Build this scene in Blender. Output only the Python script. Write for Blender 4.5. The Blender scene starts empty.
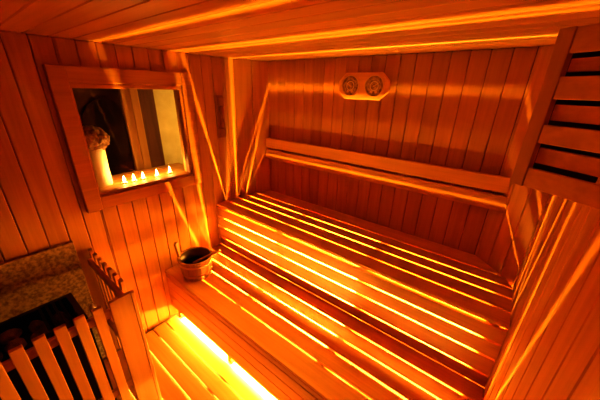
import bpy, bmesh, math, random
from mathutils import Matrix, Vector
random.seed(7)
S = bpy.context.scene
COL = S.collection
ZC = 1.92                      # height of the eye above the room's floor
def Z(r): return r + ZC        # heights were surveyed relative to the eye

# ------------------------------------------------------------------ materials
def nodes(name):
    m = bpy.data.materials.new(name); m.use_nodes = True
    n = m.node_tree.nodes; n.clear()
    return m, n, m.node_tree.links

def wood(name, axis, dark, light, rough=.5, scale=1.0, spec=.3, bump=.15):
    m, n, l = nodes(name)
    out = n.new('ShaderNodeOutputMaterial'); b = n.new('ShaderNodeBsdfPrincipled')
    l.new(b.outputs[0], out.inputs[0])
    b.inputs['Roughness'].default_value = rough
    b.inputs['Specular IOR Level'].default_value = spec
    tc = n.new('ShaderNodeTexCoord')
    at = n.new('ShaderNodeAttribute'); at.attribute_name = 'tint'
    mp = n.new('ShaderNodeMapping')
    st = {'X': (1.2, 26, 26), 'Y': (26, 1.2, 26), 'Z': (26, 26, 1.2)}[axis]
    mp.inputs['Scale'].default_value = tuple(s*scale for s in st)
    off = n.new('ShaderNodeVectorMath'); off.operation = 'SCALE'; off.inputs['Scale'].default_value = 37.0
    add = n.new('ShaderNodeVectorMath'); add.operation = 'ADD'
    l.new(at.outputs['Color'], off.inputs[0]); l.new(tc.outputs['Object'], mp.inputs[0])
    l.new(mp.outputs[0], add.inputs[0]); l.new(off.outputs[0], add.inputs[1])
    no = n.new('ShaderNodeTexNoise'); no.inputs['Scale'].default_value = 1.0
    no.inputs['Detail'].default_value = 5; no.inputs['Distortion'].default_value = .5
    l.new(add.outputs[0], no.inputs['Vector'])
    wv = n.new('ShaderNodeTexNoise'); wv.inputs['Scale'].default_value = 4.0; wv.inputs['Detail'].default_value = 2
    l.new(add.outputs[0], wv.inputs['Vector'])
    mixf = n.new('ShaderNodeMath'); mixf.operation = 'MULTIPLY_ADD'
    l.new(no.outputs[0], mixf.inputs[0]); mixf.inputs[1].default_value = .7
    sc = n.new('ShaderNodeMath'); sc.operation = 'MULTIPLY'; sc.inputs[1].default_value = .3
    l.new(wv.outputs[0], sc.inputs[0]); l.new(sc.outputs[0], mixf.inputs[2])
    cr = n.new('ShaderNodeValToRGB')
    cr.color_ramp.elements[0].position = .32; cr.color_ramp.elements[0].color = (*dark, 1)
    cr.color_ramp.elements[1].position = .68; cr.color_ramp.elements[1].color = (*light, 1)
    l.new(mixf.outputs[0], cr.inputs[0])
    mul = n.new('ShaderNodeMix'); mul.data_type = 'RGBA'; mul.blend_type = 'MULTIPLY'; mul.inputs[0].default_value = 1
    l.new(cr.outputs[0], mul.inputs[6]); l.new(at.outputs['Color'], mul.inputs[7])
    l.new(mul.outputs[2], b.inputs['Base Color'])
    bp = n.new('ShaderNodeBump'); bp.inputs['Strength'].default_value = bump; bp.inputs['Distance'].default_value = .002
    l.new(no.outputs[0], bp.inputs['Height']); l.new(bp.outputs[0], b.inputs['Normal'])
    return m

def plain(name, col, rough=.5, metal=0.0, noise=None, nscale=40, bump=0.0, emit=None, es=0.0, spec=.4):
    m, n, l = nodes(name)
    out = n.new('ShaderNodeOutputMaterial'); b = n.new('ShaderNodeBsdfPrincipled')
    l.new(b.outputs[0], out.inputs[0])
    b.inputs['Base Color'].default_value = (*col, 1); b.inputs['Roughness'].default_value = rough
    b.inputs['Metallic'].default_value = metal; b.inputs['Specular IOR Level'].default_value = spec
    if emit:
        b.inputs['Emission Color'].default_value = (*emit, 1); b.inputs['Emission Strength'].default_value = es
    if noise:
        tc = n.new('ShaderNodeTexCoord'); no = n.new('ShaderNodeTexNoise')
        no.inputs['Scale'].default_value = nscale; no.inputs['Detail'].default_value = 6
        l.new(tc.outputs['Object'], no.inputs['Vector'])
        cr = n.new('ShaderNodeValToRGB')
        cr.color_ramp.elements[0].position = .35; cr.color_ramp.elements[0].color = (*noise, 1)
        cr.color_ramp.elements[1].position = .65; cr.color_ramp.elements[1].color = (*col, 1)
        l.new(no.outputs[0], cr.inputs[0]); l.new(cr.outputs[0], b.inputs['Base Color'])
        if bump:
            bp = n.new('ShaderNodeBump'); bp.inputs['Strength'].default_value = bump; bp.inputs['Distance'].default_value = .006
            l.new(no.outputs[0], bp.inputs['Height']); l.new(bp.outputs[0], b.inputs['Normal'])
    return m

def emitter(name, col, strength):
    m, n, l = nodes(name)
    out = n.new('ShaderNodeOutputMaterial'); e = n.new('ShaderNodeEmission')
    e.inputs[0].default_value = (*col, 1); e.inputs[1].default_value = strength
    l.new(e.outputs[0], out.inputs[0])
    return m

WD, WL = (0.418, 0.182, 0.040), (0.547, 0.255, 0.059)
W = {a: wood('cedar_' + a.lower(), a, WD, WL, bump=.06) for a in 'XYZ'}
BX = wood('bench_alder_x', 'X', (.52, .235, .052), (.68, .33, .085), rough=.42, spec=.35, bump=.08)
CX = wood('ceiling_alder_x', 'X', (0.441, 0.194, 0.046), (0.562, 0.266, 0.065), rough=.36, spec=.5, bump=.015)
GP = wood('gauge_pine', 'X', (.66, .36, .11), (.84, .50, .17), rough=.4)
GZ = wood('guard_pine_z', 'Z', (0.471, 0.220, 0.053), (0.608, 0.304, 0.084), rough=.5)
DARKW = wood('dark_brown_wood', 'Z', (.08, .03, .015), (.16, .06, .03))
BUCKW = wood('bucket_oak', 'Z', (.22, .09, .025), (.36, .16, .045), rough=.45)
SHADE_X = wood('shade_wood_x', 'X', (.60, .28, .07), (.76, .38, .10))

LIGHT = (1.0, .50, .05)
M_TUBE = emitter('tube_glow', LIGHT, 20)
M_BLACK = plain('black_iron', (.025, .022, .02), .45, .6)
M_STONE = plain('grey_heater_rock', (.24, .17, .12), .9, 0, (.07, .045, .03), 18, .6)
M_SHIELD = plain('granular_stone_board', (.42, .30, .17), .9, 0, (.17, .11, .06), 55, .5)
M_BRASS = plain('brass', (.80, .56, .20), .3, .35)
M_DIAL = plain('bronze_dial_face', (.62, .42, .15), .35, 0, (.22, .13, .045), 40)
M_IVORY = plain('ivory_marking', (.80, .66, .40), .5)
M_WHITE = plain('white_ceramic', (.8, .76, .7), .4)
M_DARKIN = plain('shaded_inner_wood', (.05, .022, .01), .3)  # shade inside the bucket, put into the wood colour
M_COPPER = plain('copper_band', (.50, .24, .10), .4, .8)
M_WATER = plain('dark_water', (.02, .012, .008), .08, 0)
M_CONCRETE = plain('floor_tile', (.34, .27, .19), .7, 0, (.24, .18, .12), 14, .1)
M_FLOORB = plain('dark_bounce_sheet', (.09, .06, .045), .8, 0, (.06, .04, .03), 14, .1)  # for the unseen sheet that soaks up bounce light
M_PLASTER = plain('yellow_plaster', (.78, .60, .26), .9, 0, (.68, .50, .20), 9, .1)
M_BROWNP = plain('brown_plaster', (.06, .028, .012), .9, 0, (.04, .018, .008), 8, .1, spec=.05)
M_ARCH = plain('black_arch_opening', (.006, .005, .004), .9, spec=.02)  # black stands in for the dark of the opening
M_VASE = plain('cream_vase', (.85, .74, .48), .5)
M_MOSS = plain('brown_dried_flowers', (.55, .30, .11), .95, 0, (.22, .10, .035), 45, .8)
M_WAX = plain('candle_wax', (.9, .8, .6), .5, emit=(1, .55, .15), es=2.2)  # emission stands in for flame light glowing through the wax
M_CUP = plain('tin_cup', (.75, .7, .6), .3, .8)
M_FLAME = emitter('candle_flame', (1.0, .62, .2), 45)
m, n, l = nodes('window_glass')
out = n.new('ShaderNodeOutputMaterial'); mx = n.new('ShaderNodeMixShader'); fr = n.new('ShaderNodeFresnel'); fr.inputs[0].default_value = 1.42
tr = n.new('ShaderNodeBsdfTransparent'); gl = n.new('ShaderNodeBsdfGlossy'); gl.inputs['Roughness'].default_value = .01
l.new(fr.outputs[0], mx.inputs[0]); l.new(tr.outputs[0], mx.inputs[1]); l.new(gl.outputs[0], mx.inputs[2]); l.new(mx.outputs[0], out.inputs[0])
M_GLASS = m

# ------------------------------------------------------------------ mesh helpers
class MB:
    """collects bevelled boards, tubes and turned shapes into one mesh"""
    def __init__(self):
        self.bm = bmesh.new(); self.c = self.bm.loops.layers.float_color.new('tint')
    def _merge(self, b, tint):
        me = bpy.data.meshes.new('tmp'); b.to_mesh(me); b.free()
        k = len(self.bm.faces); self.bm.from_mesh(me); bpy.data.meshes.remove(me)
        self.bm.faces.ensure_lookup_table()
        for f in self.bm.faces[k:]:
            for lp in f.loops: lp[self.c] = (*tint, 1)
    def tint(self, v=.12):
        k = 1 + random.uniform(-v, v); h = random.uniform(-.04, .04)
        return (min(1.15, k), k*(1-h*.6), k*(1-h))
    def box(self, lo, hi, bev=.002, tint=None, mat=None, seg=1):
        b = bmesh.new(); bmesh.ops.create_cube(b, size=1)
        lo, hi = Vector(lo), Vector(hi)
        for v in b.verts:
            v.co = Vector(((lo[i]+hi[i])/2 + v.co[i]*(hi[i]-lo[i])) for i in range(3))
        if bev: bmesh.ops.bevel(b, geom=b.edges[:], offset=bev, segments=seg, affect='EDGES', profile=.5)
        if mat is not None: b.transform(mat)
        self._merge(b, tint or self.tint())
        return self
    def prism(self, pts, z0, z1, mat=None, bev=0, tint=None):
        b = bmesh.new()
        vs = [b.verts.new((x, y, z0)) for x, y in pts]; f = b.faces.new(vs)
        r = bmesh.ops.extrude_face_region(b, geom=[f])
        for v in [g for g in r['geom'] if isinstance(g, bmesh.types.BMVert)]: v.co.z = z1
        bmesh.ops.recalc_face_normals(b, faces=b.faces[:])
        if bev: bmesh.ops.bevel(b, geom=b.edges[:], offset=bev, segments=2, affect='EDGES', profile=.5)
        if mat is not None: b.transform(mat)
        self._merge(b, tint or self.tint()); return self
    def lathe(self, prof, seg=32, mat=None, tint=None, closed=False):
        b = bmesh.new(); rings = []
        for r, z in prof:
            rings.append([b.verts.new((r*math.cos(2*math.pi*i/seg), r*math.sin(2*math.pi*i/seg), z)) for i in range(seg)])
        for a, c in zip(rings, rings[1:]):
            for i in range(seg): b.faces.new((a[i], a[(i+1) % seg], c[(i+1) % seg], c[i]))
        if closed:
            a, c = rings[-1], rings[0]
            for i in range(seg): b.faces.new((a[i], a[(i+1) % seg], c[(i+1) % seg], c[i]))
        else:
            b.faces.new(rings[0][::-1]); b.faces.new(rings[-1])
        bmesh.ops.recalc_face_normals(b, faces=b.faces[:])
        if mat is not None: b.transform(mat)
        for f in b.faces: f.smooth = True
        self._merge(b, tint or (1, 1, 1)); return self
    def tube(self, p, q, r, r2=None, seg=12, tint=None):
        p, q = Vector(p), Vector(q); d = q-p
        mt = Matrix.Translation(p) @ d.to_track_quat('Z', 'Y').to_matrix().to_4x4()
        return self.lathe([(r, 0), (r2 or r, d.length)], seg, mt, tint)
    def build(self, name, mat, parent=None, loc=None):
        me = bpy.data.meshes.new(name); self.bm.to_mesh(me); self.bm.free()
        me.materials.append(mat)
        o = bpy.data.objects.new(name, me); COL.objects.link(o)
        if loc: o.location = loc
        if parent:
            o.parent = parent
            if not loc: o.location = -Vector(parent.location) if parent.type == 'EMPTY' and not parent.get('local') else (0, 0, 0)
        return o

def thing(name, label, cat, loc=(0, 0, 0), group=None, local=False):
    o = bpy.data.objects.new(name, None); COL.objects.link(o); o.location = loc; o.empty_display_size = .05
    o['label'] = label; o['category'] = cat
    if group: o['group'] = group
    if local: o['local'] = True
    return o
def tag(o, label, cat, group=None):
    o['label'] = label; o['category'] = cat
    if group: o['group'] = group
    return o
def structure(o): o['kind'] = 'structure'; return o
def dup(root, loc, rotz=0, label=None, group=None):
    r = root.copy(); COL.objects.link(r); r.location = loc; r.rotation_euler.z = rotz
    if label: r['label'] = label
    if group: r['group'] = group
    for ch in list(root.children):
        c = ch.copy(); COL.objects.link(c); c.parent = r
        for g in ch.children:
            d = g.copy(); COL.objects.link(d); d.parent = c
    return r

# ------------------------------------------------------------------ survey
XL, XR, YB, YF = -2.03, .20, 1.955, -.62
ZCEIL = Z(.225)
LCH = [(-2.03, 1.65), (-1.91, 1.955)]      # slim slanted panel in the left rear corner
RCH = [(-.013, 1.955), (.20, 1.75)]        # slanted panel in the right rear corner
WY0, WY1, WZ0, WZ1 = .485, 1.155, Z(-.665), Z(-.005)   # window opening
UP, LO, DECK = Z(-1.0), Z(-1.43), Z(-1.88)

# ------------------------------------------------------------------ walls of tongued boards
TH = .014
def board_wall(name, origin, direction, length, seams, z0=0, z1=ZCEIL, hole=None, inward=1):
    """boards along a line in plan; the face lies on the line, the boards go back from it"""
    ox, oy = origin; a = math.atan2(direction[1], direction[0])
    mt = Matrix.Translation((ox, oy, 0)) @ Matrix.Rotation(a, 4, 'Z')
    mb = MB(); cuts = [0] + sorted(s for s in seams if .004 < s < length-.004) + [length]
    back = inward
    def bx(s0, s1, za, zb, t):
        y0, y1 = (0, TH*back) if back > 0 else (TH*back, 0)
        mb.box((s0+.0013, y0, za), (s1-.0013, y1, zb), .0042, t, mt)
    for s0, s1 in zip(cuts, cuts[1:]):
        t = mb.tint(.10)
        if hole and s1 > hole[0] and s0 < hole[1]:
            if s0 < hole[0]: bx(s0, hole[0], z0, z1, t)
            if s1 > hole[1]: bx(hole[1], s1, z0, z1, t)
            u0, u1 = max(s0, hole[0]), min(s1, hole[1])
            bx(u0, u1, z0, hole[2], t); bx(u0, u1, hole[3], z1, t)
        else: bx(s0, s1, z0, z1, t)
    y0, y1 = (TH*.8, TH*.8+.03) if back > 0 else (-TH*.8-.03, -TH*.8)
    dk = (.10, .07, .05)
    if hole:
        for s0, s1, za, zb in ((0, hole[0], z0, z1), (hole[1], length, z0, z1), (hole[0], hole[1], z0, hole[2]), (hole[0], hole[1], hole[3], z1)):
            mb.box((s0, y0, za), (s1, y1, zb), 0, dk, mt)
    else: mb.box((0, y0, z0), (length, y1, z1), 0, dk, mt)
    return structure(mb.build(name, W['Z']))

L = 1.955 - YF
board_wall('wall_left', (XL, YF), (0, 1), L, [.575+.0965*k-YF for k in range(-13, 15)], hole=(WY0-YF, WY1-YF, WZ0, WZ1))
board_wall('wall_back', (LCH[1][0]-.1, YB), (1, 0), XR-LCH[1][0]+.15, [-.023-.0985*k-LCH[1][0]+.1 for k in range(-3, 21)])
board_wall('wall_right', (XR, .42), (0, 1), 1.955-.42, [.58+.1*k-.42 for k in range(-1, 15)], inward=-1)
mb = MB(); mb.box((XR+.002, YF, 0), (XR+.04, .419, ZCEIL), .002, (1, 1, 1)); structure(mb.build('dark_unseen_wall', DARKW))  # unseen end of the right wall, added dark to cut bounce light
wf = board_wall('wall_front', (XL, YF), (1, 0), XR-XL, [.1*k for k in range(1, 23)], inward=-1); wf.data.materials[0] = DARKW
dv = Vector(LCH[1])-Vector(LCH[0]); board_wall('wall_back_left_corner', LCH[0], dv, dv.length, [.17])
dv = Vector(RCH[1])-Vector(RCH[0]); board_wall('wall_back_right_corner', RCH[0], dv, dv.length, [.10, .2])
mb = MB(); mb.box((XL, 1.555, 0), (XL+.012, 1.65, ZCEIL), .003); structure(mb.build('trim_1', W['Z']))

mb = MB(); y = -.62
for k in range(40):
    y0 = .27 + .0968*(k-10); y1 = y0 + .0968
    if y1 < YF or y0 > YB: continue
    mb.box((XL-.01, max(y0, YF)+.001, ZCEIL), (XR+.01, min(y1, YB)-.001, ZCEIL+.014), .004)
mb.box((XL-.05, YF-.05, ZCEIL+.011), (XR+.05, YB+.05, ZCEIL+.05), 0, (.10, .07, .05))
structure(mb.build('ceiling', CX))
mb = MB(); mb.box((XL-.05, YF-.05, -.06), (XR+.05, YB+.05, 0), 0, (1, 1, 1)); structure(mb.build('floor', M_CONCRETE))
mb = MB(); mb.box((XL+.05, YF+.02, 0), (XR-.02, .12, .006), 0, (1, 1, 1)); structure(mb.build('floor', M_FLOORB))  # unseen dark sheet added over the floor to cut bounce light

# ------------------------------------------------------------------ window in the left wall
win = bpy.data.objects.new('window_1', None); COL.objects.link(win); structure(win); win.location = (XL, (WY0+WY1)/2, WZ0)
mb = MB(); f = .028
mb.box((XL-.01, .405, Z(-.755)), (XL+f+.012, .49, Z(.092)), .004)
mb.box((XL-.01, 1.155, Z(-.755)), (XL+f, 1.235, Z(.092)), .004)
mb.box((XL-.01, .49, Z(.005)), (XL+f, 1.155, Z(.092)), .004)
mb.box((XL-.01, .49, Z(-.755)), (XL+f, 1.155, Z(-.672)), .004)
mb.build('casing', W['Y'], win)
mb = MB()
d0, d1 = XL-.075, XL+.012
mb.box((d0, WY0-.005, WZ0), (d1, WY0+.018, WZ1), .003); mb.box((d0, WY1-.018, WZ0), (d1, WY1+.005, WZ1), .003)
mb.box((d0, WY0, WZ1-.018), (d1, WY1, WZ1+.008), .003); mb.box((d0, WY0, WZ0-.008), (d1, WY1, WZ0+.012), .003)
mb.build('window_frame', W['Y'], win)
mb = MB(); mb.box((XL-.036, WY0+.01, WZ0+.004), (XL-.032, WY1-.01, WZ1-.01), 0, (1, 1, 1)); mb.build('glass_pane', M_GLASS, win)
# slatted ledge on the far side of the glass
mb = MB()
for k in range(4): mb.box((XL-.095-.085*(k+1)+.008, WY0-.3, WZ0-.03), (XL-.095-.085*k, WY1+.12, WZ0-.004), .003)
for yy in (.3, .75, 1.2): mb.box((XL-.44, yy, WZ0-.06), (XL-.07, yy+.03, WZ0-.031), .002)
ledge = mb.build('window_sill', W['Y'], win)
SILL = WZ0-.004

# room beyond the glass
XF = -2.72
def slab(name, lo, hi, mat, axis=None):
    mb = MB(); mb.box(lo, hi, 0, (1, 1, 1)); return structure(mb.build(name, mat))
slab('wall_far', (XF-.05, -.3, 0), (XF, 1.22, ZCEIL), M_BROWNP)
slab('wall_far_right', (XF-.05, 1.22, 0), (XF, 2.3, ZCEIL), M_PLASTER)
slab('wall_far_side', (XF, 2.3, 0), (XL-.07, 2.35, ZCEIL), M_PLASTER)
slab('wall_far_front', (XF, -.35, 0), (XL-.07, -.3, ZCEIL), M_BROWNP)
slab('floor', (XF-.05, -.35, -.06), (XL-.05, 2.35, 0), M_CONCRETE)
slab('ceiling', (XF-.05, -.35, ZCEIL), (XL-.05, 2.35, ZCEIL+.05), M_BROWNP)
mb = MB(); mb.box((XF, .985, 0), (XF+.05, 1.115, ZCEIL), .006); mb.box((XF+.05, 1.05, 0), (XF+.065, 1.115, ZCEIL), .004); structure(mb.build('trim_2', W['Z']))
mb = MB(); mb.box((XF, 1.115, 0), (XF+.02, 1.27, ZCEIL), .006); structure(mb.build('trim_3', DARKW))
# black sheet painted in for the darkness of an arched opening
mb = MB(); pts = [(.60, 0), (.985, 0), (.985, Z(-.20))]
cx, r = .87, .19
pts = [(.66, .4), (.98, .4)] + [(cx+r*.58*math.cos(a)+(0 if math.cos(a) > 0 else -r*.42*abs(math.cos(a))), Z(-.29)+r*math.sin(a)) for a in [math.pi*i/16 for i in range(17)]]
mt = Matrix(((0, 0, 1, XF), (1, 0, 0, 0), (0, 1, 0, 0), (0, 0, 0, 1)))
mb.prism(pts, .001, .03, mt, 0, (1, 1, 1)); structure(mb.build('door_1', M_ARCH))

# candles, vase
def flame_mesh():
    mb = MB(); mb.lathe([(.002, 0), (.007, .007), (.009, .014), (.007, .024), (.003, .037), (.0005, .046)], 12); return mb
c0 = thing('tea_light', 'first lit tea light on the window ledge, nearest the vase', 'candle', (XL-.13, .70, SILL), 'tea lights on the window ledge', True)
mb = MB(); mb.lathe([(.017, 0), (.0195, .002), (.0195, .016), (.0185, .016), (.0185, .004), (.016, .003)], 24); mb.build('cup', M_CUP, c0)
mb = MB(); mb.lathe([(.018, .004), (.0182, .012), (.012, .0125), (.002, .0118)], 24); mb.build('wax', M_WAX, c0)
mb = MB(); mb.tube((0, 0, .0115), (.0005, 0, .019), .0008, seg=6); mb.build('wick', M_BLACK, c0)
flame_mesh().build('flame', M_FLAME, c0, (0, 0, .016))
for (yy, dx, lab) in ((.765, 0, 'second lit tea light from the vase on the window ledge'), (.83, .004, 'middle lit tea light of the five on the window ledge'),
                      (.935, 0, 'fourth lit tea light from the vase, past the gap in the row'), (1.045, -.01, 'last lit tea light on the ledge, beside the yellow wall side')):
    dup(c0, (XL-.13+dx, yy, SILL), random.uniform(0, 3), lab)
vase = thing('flower_vase', 'tall cream cylindrical vase with a brown ball of dried flowers, behind the window glass', 'vase', (XL-.22, .585, SILL), None, True)
mb = MB(); mb.lathe([(.062, 0), (.066, .006), (.064, .12), (.066, .24), (.072, .30), (.068, .30), (.06, .24), (.058, .02)], 36); mb.build('vase_body', M_VASE, vase)
mb = MB(); b = bmesh.new(); bmesh.ops.create_icosphere(b, subdivisions=4, radius=.105)
from mathutils import noise as mnoise
for v in b.verts:
    k = 1 + .16*mnoise.noise(v.co*28) + .10*mnoise.noise(v.co*60); v.co = Vector((v.co.x*k, v.co.y*k, v.co.z*k*.82 + .325))
mb._merge(b, (1, 1, 1)); mb.build('flower_ball', M_MOSS, vase)

# ------------------------------------------------------------------ benches
BEAR = [-1.965, -1.27, -.555, .14]
def slats_x(mb, x0, x1, rows, z0, z1, clip=None):
    for y0, y1 in rows: mb.box((x0, y0, z0), (x1, y1, z1), .003, None, None, 2)
SL = .0145
X0, X1 = XL+.001, XR-.001
up = thing('upper_bench', 'upper slatted wooden bench against the back wall, lit from beneath', 'bench', (-.9, 1.65, 0))
cent = [1.475, 1.595, 1.70, 1.80]
rows = [(1.362, cent[0]-SL/2)] + [(cent[i]+SL/2, cent[i+1]-SL/2) for i in range(3)]
mb = MB(); slats_x(mb, X0, X1, rows[:3], UP-.022, UP)
# the two rear boards are cut to the slanted corners
def cut_x(y): # usable x range at depth y
    xa = X0 if y < 1.65 else LCH[0][0] + (y-1.65)/(1.955-1.65)*(LCH[1][0]-LCH[0][0]) + .002
    xb = X1 if y < 1.74 else RCH[1][0] - (y-1.75)/(1.955-1.75)*(RCH[1][0]-RCH[0][0]) - .003
    return xa, xb
for y0, y1 in (rows[3], (1.80+SL/2, 1.954)):
    a0, b0 = cut_x(y0); a1, b1 = cut_x(y1); b0 = min(b0, X1)
    mb.prism([(a0, y0), (b0, y0), (b1, y1), (a1, y1)], UP-.022, UP, None, .003)
mb.build('seat', BX, up)
mb = MB()
for za, zb in ((-1.123, -1.041), (-1.226, -1.1345), (-1.343, -1.2375), (-1.4295, -1.3545)):
    mb.box((X0, 1.365, Z(za)), (X1, 1.389, Z(zb)), .003, None, None, 2)
mb.build('front_panel', BX, up)
for x in BEAR:
    mb = MB()
    mb.box((x-.03, 1.392, UP-.075), (x+.03, 1.86, UP-.025), .002)
    mb.box((x-.03, 1.392, 0), (x+.03, 1.43, UP-.075), .002); mb.box((x-.03, 1.82, 0), (x+.03, 1.86, UP-.075), .002)
    mb.box((x-.02, 1.43, Z(-1.555)), (x+.02, 1.82, Z(-1.512)), .002)
    mb.build('bench_frame', W['Y'], up)
mb = MB(); mb.box((X0+.1, 1.782, UP-.09), (X1-.1, 1.826, UP-.031), .002); mb.build('slit_blocker', W['X'], up)  # hidden rail added to dim the rearmost seat slit
mb = MB(); mb.box((-1.55, 1.668, UP-.125), (X1-.1, 1.692, UP-.09), .002); mb.build('slit_blocker', W['X'], up)  # hidden rail added to stop the upper tubes' rays to one slit
low = thing('lower_bench', 'lower slatted wooden bench in front of the upper bench, holding the bucket', 'bench', (-.9, 1.08, 0))
cent = [.935, 1.045, 1.152, 1.252]
rows = [(.797, cent[0]-SL/2)] + [(cent[i]+SL/2, cent[i+1]-SL/2) for i in range(3)] + [(cent[3]+SL/2, 1.3648)]
mb = MB(); slats_x(mb, X0, X1, rows, LO-.016, LO); mb.build('seat', BX, low)
mb = MB()
for za, zb in ((-1.493, -1.4555), (-1.582, -1.499), (-1.672, -1.587), (-1.7545, -1.676), (-1.80, -1.7565)):
    mb.box((X0, .80, Z(za)), (X1, .824, Z(zb)), .003, None, None, 2)
mb.build('front_panel', BX, low)
for x in BEAR:
    mb = MB()
    mb.box((x-.03, .827, LO-.075), (x+.03, 1.34, LO-.025), .002)
    mb.box((x-.022, .827, 0), (x+.022, .862, LO-.075), .002); mb.box((x-.03, 1.30, 0), (x+.03, 1.34, LO-.075), .002)
    mb.build('bench_frame', W['Y'], low)

# light tubes hidden under the benches
def light_tube(x0, x1, y, z, watt, label, g):
    t = thing('light_tube', label, 'light', ((x0+x1)/2, y, z-.012), g)
    mb = MB(); mb.tube((x0+.02, y, z), (x1-.02, y, z), .0055, seg=8); mb.build('glowing_tube', M_TUBE, t)
    for s in (x0, x1-.02):
        mb = MB(); mb.box((s, y-.009, z-.012), (s+.02, y+.009, z+.009), .002); mb.build('end_cap', M_WHITE, t)
    mb = MB(); hgt = .046 if z > .2 else .040
    mb.box((x0+.021, y-.019, z-.012), (x1-.021, y-.014, z+hgt), .001); mb.build('ray_stop_lip', M_WHITE, t)  # lip added to block forward rays from reaching the front slits
    ld = bpy.data.lights.new('tube_light', 'AREA'); ld.shape = 'RECTANGLE'; ld.size = x1-x0-.04; ld.size_y = .010
    ld.energy = watt; ld.color = LIGHT
    o = bpy.data.objects.new('tube_light', ld); COL.objects.link(o)
    o.location = ((x0+x1)/2, y, z+.0062); o.rotation_euler = (math.pi, 0, 0)
GL = 'light tubes under the benches'
xs = [(-1.925, -1.31), (-1.23, -.595), (-.515, .10)]
WU, WL_ = (40, 62, 26), (46, 56, 24)
for i, (a, b) in enumerate(xs):
    side = ('left', 'middle', 'right')[i]
    light_tube(a, b, 1.582, Z(-1.50), WU[i], 'orange light tube glowing under the %s third of the upper bench' % side, GL)
    light_tube(a, b, 1.285, .022, WL_[i], 'orange light tube glowing on the floor under the %s third of the lower bench' % side, GL)
# downlights behind the lowest board of the lower bench
def strip(x0, x1, watt):
    ld = bpy.data.lights.new('strip_light', 'AREA'); ld.shape = 'RECTANGLE'; ld.size = x1-x0; ld.size_y = .02
    ld.energy = watt; ld.color = (1, .56, .09)
    o = bpy.data.objects.new('strip_light', ld); COL.objects.link(o)
    o.location = ((x0+x1)/2, .845, Z(-1.79)); o.rotation_euler = (math.radians(8), 0, 0); ld.spread = math.radians(110)
# fill lights added in the bench hollows, aimed up and back to brighten slits
def panel(x0, x1, y, z, wy, watt, tilt, spread=180):
    ld = bpy.data.lights.new('slit_fill', 'AREA'); ld.shape = 'RECTANGLE'; ld.size = x1-x0; ld.size_y = wy
    ld.energy = watt; ld.color = (1, .55, .09); ld.spread = math.radians(spread)
    o = bpy.data.objects.new('slit_fill', ld); COL.objects.link(o); o.location = ((x0+x1)/2, y, z); o.rotation_euler = (math.radians(tilt), 0, 0)
for (a, b), wu, wl in zip(xs, (42, 64, 24), (44, 46, 11)):
    panel(a, b, 1.41, Z(-1.31), .10, wu, 140); panel(a, b, 1.02, Z(-1.66), .30, wl, 138, 100)
for (a, b), w in zip(xs, (135, 190, 60)):          # fill panels added inside the upper bench, facing its slatted front
    ld = bpy.data.lights.new('front_fill', 'AREA'); ld.shape = 'RECTANGLE'; ld.size = b-a; ld.size_y = .26
    ld.energy = w; ld.color = (1, .52, .07)
    o = bpy.data.objects.new('front_fill', ld); COL.objects.link(o); o.location = ((a+b)/2, 1.55, Z(-1.16)); o.rotation_euler = (math.radians(-62), 0, 0); ld.spread = math.radians(120)
ld = bpy.data.lights.new('front_line', 'AREA'); ld.shape = 'RECTANGLE'; ld.size = 1.2; ld.size_y = .012; ld.energy = 34; ld.color = (1, .52, .07)
o = bpy.data.objects.new('front_line', ld); COL.objects.link(o); o.location = (-1.3, 1.27, Z(-1.52)); o.rotation_euler = (math.radians(-90), 0, 0)
strip(-1.94, -1.30, 30); strip(-1.24, -.59, 30); strip(-.52, .1, 8)
# low strips looking out under the lower bench, and glow under the decking
def low_strip(x0, x1, watt):
    ld = bpy.data.lights.new('floor_strip', 'AREA'); ld.shape = 'RECTANGLE'; ld.size = x1-x0; ld.size_y = .02
    ld.energy = watt; ld.color = (1, .56, .09)
    o = bpy.data.objects.new('floor_strip', ld); COL.objects.link(o)
    o.location = ((x0+x1)/2, .90, Z(-1.835)); o.rotation_euler = (math.radians(-90), 0, 0)
low_strip(-1.94, -1.30, 12); low_strip(-1.24, -.59, 11); low_strip(-.52, .1, 7)
for x0, x1, w in ((-1.87, -1.24, 10), (-1.16, -.54, 10)):
    ld = bpy.data.lights.new('deck_glow', 'AREA'); ld.shape = 'RECTANGLE'; ld.size = x1-x0; ld.size_y = .5; ld.energy = w; ld.color = (1, .56, .09)
    o = bpy.data.objects.new('deck_glow', ld); COL.objects.link(o); o.location = ((x0+x1)/2, .50, .004); o.rotation_euler = (math.pi, 0, 0)

# ------------------------------------------------------------------ backrest
br = thing('backrest', 'wooden backrest of two long boards fixed along the back wall', 'backrest', (-.93, 1.92, Z(-.64)))
mb = MB(); mb.box((-1.905, 1.893, Z(-.531)), (.042, 1.917, Z(-.438)), .004, None, None, 2); mb.build('upper_board', BX, br)
mb = MB(); mb.box((-1.905, 1.893, Z(-.645)), (.055, 1.917, Z(-.549)), .004, None, None, 2); mb.build('lower_board', BX, br)
for x in (-1.75, -.93, -.1):
    mb = MB(); mb.box((x-.025, 1.918, Z(-.625)), (x+.025, 1.954, Z(-.46)), .002); mb.build('spacer', W['Z'], br)

# ------------------------------------------------------------------ floor decking
dk = thing('duckboard', 'pale slatted wooden duckboard on the floor in front of the lower bench', 'duckboard', (-.9, .2, 0))
mb = MB(); yy = .795
for wdt in (.088, .093, .10, .10, .10, .10):
    mb.box((XL+.055, yy-wdt, DECK-.022), (XR-.012, yy, DECK), .003, None, None, 2); yy -= wdt+.012
mb.build('slats', BX, dk)
for x in (-1.9, -1.2, -.5, .1):
    mb = MB(); mb.box((x-.02, yy+.03, 0), (x+.02, .78, DECK-.023), .002); mb.build('batten', W['Y'], dk)

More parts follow.
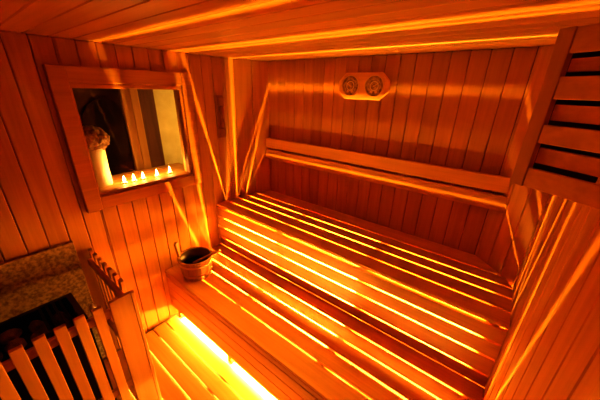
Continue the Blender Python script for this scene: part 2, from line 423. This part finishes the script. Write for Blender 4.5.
# ------------------------------------------------------------------ thermometer and hygrometer
g = thing('sauna_gauge', 'eight-sided wooden thermometer and hygrometer board with two round brass dials on the back wall', 'thermometer', (-.955, 1.955, Z(.03)), None, True)
w2, h2, c = .194, .09, .055
mt = Matrix(((1, 0, 0, 0), (0, 0, -1, 0), (0, 1, 0, 0), (0, 0, 0, 1)))
mb = MB(); mb.prism([(-w2+c, -h2), (w2-c, -h2), (w2, -h2+c), (w2, h2-c), (w2-c, h2), (-w2+c, h2), (-w2, h2-c), (-w2, -h2+c)], -.004, .024, mt, .006, (1.05, 1.05, 1.05)); mb.build('board', GP, g)
for i, dx in enumerate((-.093, .093)):
    md = Matrix.Translation((dx, -.024, .002)) @ mt
    mb = MB(); mb.lathe([(.068, 0), (.073, .004), (.072, .012), (.067, .014), (.065, .006), (.065, 0)], 40, md, None, True); ring = mb.build('dial_rim', M_BRASS, g)
    mb = MB(); mb.lathe([(.066, .0), (.066, .004), (.001, .004)], 40, md); mb.build('dial_face', M_DIAL, g)
    mb = MB()
    for k in range(27):
        a = math.radians(-40 + 260*k/26); r0 = .043 if k % 5 else .038
        mb.box((-.0012, r0, .004), (.0012, .050, .0052), 0, (1, 1, 1), md @ Matrix.Rotation(a-math.pi/2, 4, 'Z'))
    mb.lathe([(.026, .004), (.028, .0048), (.031, .0048), (.033, .004)], 30, md, (1, 1, 1), True)
    mb.build('scale_marks', M_IVORY, g)
    mb = MB(); a = (2.6, .55)[i]
    mb.box((-.0022, -.012, .006), (.0022, .046, .0075), 0, (1, 1, 1), md @ Matrix.Rotation(a-math.pi/2, 4, 'Z'))
    mb.lathe([(.006, .004), (.006, .009), (.001, .010)], 16, md); mb.build('needle', M_BRASS, g)
    mb = MB()
    for a in (-2.0, -1.15): mb.box((-.009, .034, .0042), (.009, .050, .0055), 0, (1, 1, 1), md @ Matrix.Rotation(a-math.pi/2, 4, 'Z'))
    mb.build('dial_plate', M_BRASS, g)

# ------------------------------------------------------------------ sand timer on the left wall
st = thing('sand_timer', 'narrow reddish wooden sand timer hung on the left wall near the corner', 'timer', (XL, 1.478, Z(-.235)), None, True)
mb = MB(); mb.box((.001, -.038, -.175), (.016, .038, .175), .004, (.75, .6, .55)); mb.build('back_board', W['Z'], st)
for a, b in ((.09, .165), (-.165, -.09)):
    mb = MB(); mb.box((.016, -.03, a), (.04, .03, b), .006, (.7, .55, .5)); mb.build('holder', W['Z'], st)
mb = MB(); mb.lathe([(.006, -.09), (.017, -.075), (.019, -.05), (.012, -.022), (.003, 0), (.012, .022), (.019, .05), (.017, .075), (.006, .09)], 20, Matrix.Translation((.034, 0, 0))); mb.build('hourglass', plain('amber_glass', (.30, .10, .03), .08), st)

# ------------------------------------------------------------------ bucket and ladle
bk = thing('water_bucket', 'wooden stave bucket with metal bands standing on the lower bench end', 'bucket', (-1.79, .955, LO), None, True)
H, RB, RT = .175, .108, .134
mb = MB(); NS = 22
for k in range(NS):
    a0 = 2*math.pi*k/NS+.008; a1 = 2*math.pi*(k+1)/NS-.008
    tall = .11 if k in (13,) else 0
    b = bmesh.new(); vs = []
    for zz, rr in ((0, RB), (H, RT), (H+tall, RT+tall*.12)):
        if zz == H+tall and not tall and len(vs) == 2: break
        vs.append([b.verts.new((r_*math.cos(a), r_*math.sin(a), zz)) for r_, a in ((rr, a0), (rr, (a0+a1)/2), (rr, a1), (rr-.015, a1), (rr-.015, a0))])
    for p_, q_ in zip(vs, vs[1:]):
        for i in range(5): b.faces.new((p_[i], p_[(i+1) % 5], q_[(i+1) % 5], q_[i]))
    b.faces.new(vs[0][::-1]); b.faces.new(vs[-1]); bmesh.ops.recalc_face_normals(b, faces=b.faces[:])
    mb._merge(b, mb.tint(.2))
mb.build('staves', BUCKW, bk)
for z0 in (.03, .125):
    r0 = RB+(RT-RB)*z0/H; r1 = RB+(RT-RB)*(z0+.018)/H
    mb = MB(); mb.lathe([(r0-.002, z0), (r0+.0025, z0), (r1+.0025, z0+.018), (r1-.002, z0+.018)], 44, None, None, True); mb.build('hoop', M_COPPER, bk)
mb = MB(); mb.lathe([(RB-.0165, .02), (RT-.0165, H-.006), (RT-.0185, H-.006), (RB-.0185, .02)], 36, None, None, True); mb.build('shade_lining', M_DARKIN, bk)  # dark lining added as painted shade inside the bucket
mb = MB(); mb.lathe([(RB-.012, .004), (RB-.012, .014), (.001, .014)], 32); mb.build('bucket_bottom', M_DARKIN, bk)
mb = MB(); mb.lathe([(RB-.004, .095), (RB-.003, .098), (.001, .098)], 32); mb.build('water', M_WATER, bk)
ld = thing('ladle', 'wooden handled ladle leaning out over the rim of the bucket', 'ladle', (-1.79, .955, LO), None, True)
p0, p1 = Vector((-.055, -.02, .075)), Vector((.135, .085, H+.035))
mb = MB(); mb.tube(p0, p1, .008, .010, 14); d = (p1-p0).normalized()
mb.tube(p1-d*.02, p1+d*.05, .0125, .015, 14); mb.lathe([(.004, -.012), (.013, -.008), (.016, 0), (.013, .009), (.004, .013)], 16, Matrix.Translation(p1+d*.052))
mb.build('handle', BX, ld)
mb = MB(); mb.lathe([(.012, 0), (.032, .006), (.042, .022), (.045, .045), (.042, .045), (.038, .024), (.028, .010), (.008, .006)], 26, Matrix.Translation((-.05, -.015, .05))); mb.build('bowl', M_COPPER, ld)

# ------------------------------------------------------------------ stove, stone shield, guard
mb = MB(); mb.box((XL+.006, -.5, DECK), (XL+.036, .292, Z(-.908)), .004, (1, 1, 1)); tag(mb.build('heat_shield', M_SHIELD), 'tan granular stone board standing against the left wall behind the stove', 'heat shield')
HX0, HX1, HY0, HY1, HT = -1.785, -1.465, -.42, .175, Z(-1.12)
hv = thing('sauna_stove', 'black iron electric stove full of stones behind the slatted guard', 'stove', ((HX0+HX1)/2, (HY0+HY1)/2, DECK))
mb = MB()
for lo, hi in (((HX0, HY0, DECK+.12), (HX0+.012, HY1, HT)), ((HX1-.012, HY0, DECK+.12), (HX1, HY1, HT)), ((HX0, HY0, DECK+.12), (HX1, HY0+.012, HT)), ((HX0, HY1-.012, DECK+.12), (HX1, HY1, HT)), ((HX0, HY0, DECK+.12), (HX1, HY1, DECK+.14)), ((HX0+.012, HY0+.012, HT-.125), (HX1-.012, HY1-.012, HT-.115))):
    mb.box(lo, hi, .002, (1, 1, 1))
mb.build('casing', M_BLACK, hv)
mb = MB()
mb.box((HX0-.006, HY0-.006, HT-.004), (HX0+.022, HY1+.006, HT+.008), .002); mb.box((HX1-.022, HY0-.006, HT-.004), (HX1+.006, HY1+.006, HT+.008), .002)
mb.box((HX0, HY1-.022, HT-.004), (HX1, HY1+.006, HT+.008), .002)
for k in range(4): mb.box((HX0+.02, HY1-.06-.028*k, HT-.002), (HX1-.10+.012*k, HY1-.048-.028*k, HT+.006), .001)
mb.build('top_grille', M_BLACK, hv)
for x in (HX0+.04, HX1-.04):
    for y in (HY0+.04, HY1-.04):
        mb = MB(); mb.box((x-.015, y-.015, DECK), (x+.015, y+.015, DECK+.12), .002); mb.build('leg', M_BLACK, hv)
# stones, each its own
rng = random.Random(3); rocks = []
for v_ in range(3):
    b = bmesh.new(); bmesh.ops.create_icosphere(b, subdivisions=3, radius=1)
    for v in b.verts:
        k = 1+.28*mnoise.noise(v.co*1.3+Vector((v_*9, 3, 1)))+.08*mnoise.noise(v.co*4+Vector((v_*5, 0, 0)))
        v.co = v.co*k
    mb = MB(); mb._merge(b, (1, 1, 1))
    me = bpy.data.meshes.new('stove_stone'); mb.bm.to_mesh(me); mb.bm.free(); me.materials.append(M_STONE)
    rocks.append(me)
k = 0
for iy in range(6):
    for ix in range(3):
        o = bpy.data.objects.new('stove_stone', rocks[k % 3]); COL.objects.link(o); k += 1
        r = rng.uniform(.037, .041)
        o.location = (HX0+.068+ix*.101+rng.uniform(-.006, .006), HY0+.07+iy*.088+rng.uniform(-.006, .006), HT-.055+rng.uniform(-.006, .018))
        if iy == 5: o.location.z -= .018
        o.scale = (r, r*rng.uniform(.8, .95), r*rng.uniform(.75, .9)); o.rotation_euler = (0, 0, rng.uniform(0, 6))
        tag(o, 'dark rough stone heaped in the top of the black stove', 'stone', 'stones in the stove')

GXF, GYS, GT = -1.37, .352, Z(-1.0)
gd = thing('stove_guard', 'slatted wooden guard fence around the stove, beside the duckboard', 'guard fence', (GXF, GYS, DECK))
mb = MB()
for k in range(8):
    yc = .204-.0705*k; mb.box((GXF-.022, yc-.0215, DECK), (GXF, yc+.0215, GT), .003, None, None, 2)
mb.build('front_slats', GZ, gd)
mb = MB(); mb.box((GXF-.022, .254, DECK), (GXF, .352, GT+.002), .003, None, None, 2); mb.box((GXF-.0225, .3525, DECK), (GXF+.0005, .372, GT+.002), .003); mb.build('corner_post', GZ, gd)
mb = MB()
for k in range(7):
    xc = -2.0+.0795*k; mb.box((xc-.019, .3525, DECK), (xc+.019, .374, GT), .003, None, None, 2)
mb.build('side_slats', GZ, gd)
for zz in (GT-.10, GT-.62):
    mb = MB(); mb.box((GXF-.045, -.4, zz), (GXF-.0225, .3515, zz+.045), .002); mb.build('rail', W['Y'], gd)
    mb = MB(); mb.box((XL+.037, .330, zz), (GXF-.046, .3515, zz+.045), .002); mb.build('rail', W['X'], gd)
mb = MB(); mb.lathe([(.012, 0), (.016, .006), (.016, .03), (.010, .036), (.006, .05)], 18, Matrix.Translation((-1.535, .215, Z(-1.12)))); mb.tube((-1.535, .215, Z(-1.12)), (-1.535, .215, DECK), .006); tag(mb.build('sensor_post', M_WHITE), 'small white ceramic knob on a thin post beside the stove corner', 'sensor')

# ------------------------------------------------------------------ slatted lamp shade high on the right wall
k_ = .65; A = math.radians(-35)
sx, sy = .030*k_, 1.508*k_
lamp = thing('lamp_shade', 'slatted wooden lamp shade mounted high on the right wall', 'lamp shade', (sx, sy, Z(-.366*k_)))
mt = Matrix.Translation((sx, sy, 0)) @ Matrix.Rotation(A, 4, 'Z')
T0, B0 = Z(.228*k_), Z(-.366*k_); LEN = (XR-.006-sx)/math.cos(A)
mb = MB(); mb.box((0, -.004, B0), (.055*k_, .016, T0), .002, None, mt, 2); mb.build('stile', GZ, lamp)
hs = [(.225, .142), (.066, -.014), (-.108, -.181), (-.283, -.364)]
for t_, b_ in hs:
    mb = MB(); mb.box((.055*k_+.0005, -.002, Z(b_*k_)), (LEN-.004, .010, Z(t_*k_)), .002, None, mt, 2); mb.build('front_slat', SHADE_X, lamp)
for t_, b_ in ((.127, .081), (-.032, -.092), (-.199, -.264)):
    mb = MB(); mb.box((.055*k_+.0005, .014, Z(b_*k_)), (LEN-.020, .022, Z(t_*k_)), .002, None, mt, 2); mb.build('rear_slat', SHADE_X, lamp)
mb = MB(); mb.box((.002, .034, B0+.006), (LEN-.05, .040, T0-.004), 0, (1, 1, 1), mt); mb.build('gap_shade_sheet', M_BROWNP, lamp)  # dark sheet added as painted shade behind the slat gaps
mt2 = Matrix.Translation((sx, sy, 0)) @ Matrix.Rotation(math.radians(35), 4, 'Z')
for t_, b_ in hs:
    mb = MB(); mb.box((.06, -.006, Z(b_*k_)), (LEN-.010, .006, Z(t_*k_)), .002, None, mt2); mb.build('side_slat', SHADE_X, lamp)

# ------------------------------------------------------------------ lights in the room beyond, world, camera
pl = bpy.data.lights.new('lounge_fill', 'POINT'); pl.energy = 16; pl.color = (1, .68, .18); pl.shadow_soft_size = .05  # unseen fill light added to brighten the yellow wall
o = bpy.data.objects.new('lounge_fill', pl); COL.objects.link(o); o.location = (-2.3, 2.0, Z(-.3))
for yy in (.70, .765, .83, .935, 1.045):
    pl = bpy.data.lights.new('candle_light', 'POINT'); pl.energy = .7; pl.color = (1, .55, .13); pl.shadow_soft_size = .012
    o = bpy.data.objects.new('candle_light', pl); COL.objects.link(o); o.location = (XL-.13, yy, SILL+.085)
wd = bpy.data.worlds.new('World'); S.world = wd; wd.use_nodes = True
wd.node_tree.nodes['Background'].inputs[0].default_value = (.02, .006, .002, 1); wd.node_tree.nodes['Background'].inputs[1].default_value = .3

cam = bpy.data.cameras.new('camera'); co = bpy.data.objects.new('camera', cam); COL.objects.link(co)
Rm = Matrix(((.78555, .61839, .0224), (.24965, -.2836, -.92588), (-.5662, .73291, -.37716)))
right, down, fwd = Rm[0], Rm[1], Rm[2]
co.matrix_world = Matrix(((right[0], -down[0], -fwd[0], 0), (right[1], -down[1], -fwd[1], 0), (right[2], -down[2], -fwd[2], ZC), (0, 0, 0, 1)))
cam.sensor_width = 36; cam.sensor_fit = 'HORIZONTAL'; cam.lens = 36*271.8/600; cam.clip_start = .02
S.camera = co
S.view_settings.view_transform = 'Standard'; S.view_settings.look = 'High Contrast'
S.view_settings.exposure = 0.24
S.cycles.max_bounces = 10; S.cycles.diffuse_bounces = 6; S.cycles.glossy_bounces = 4; S.cycles.sample_clamp_indirect = 6
S.cycles.use_denoising = True
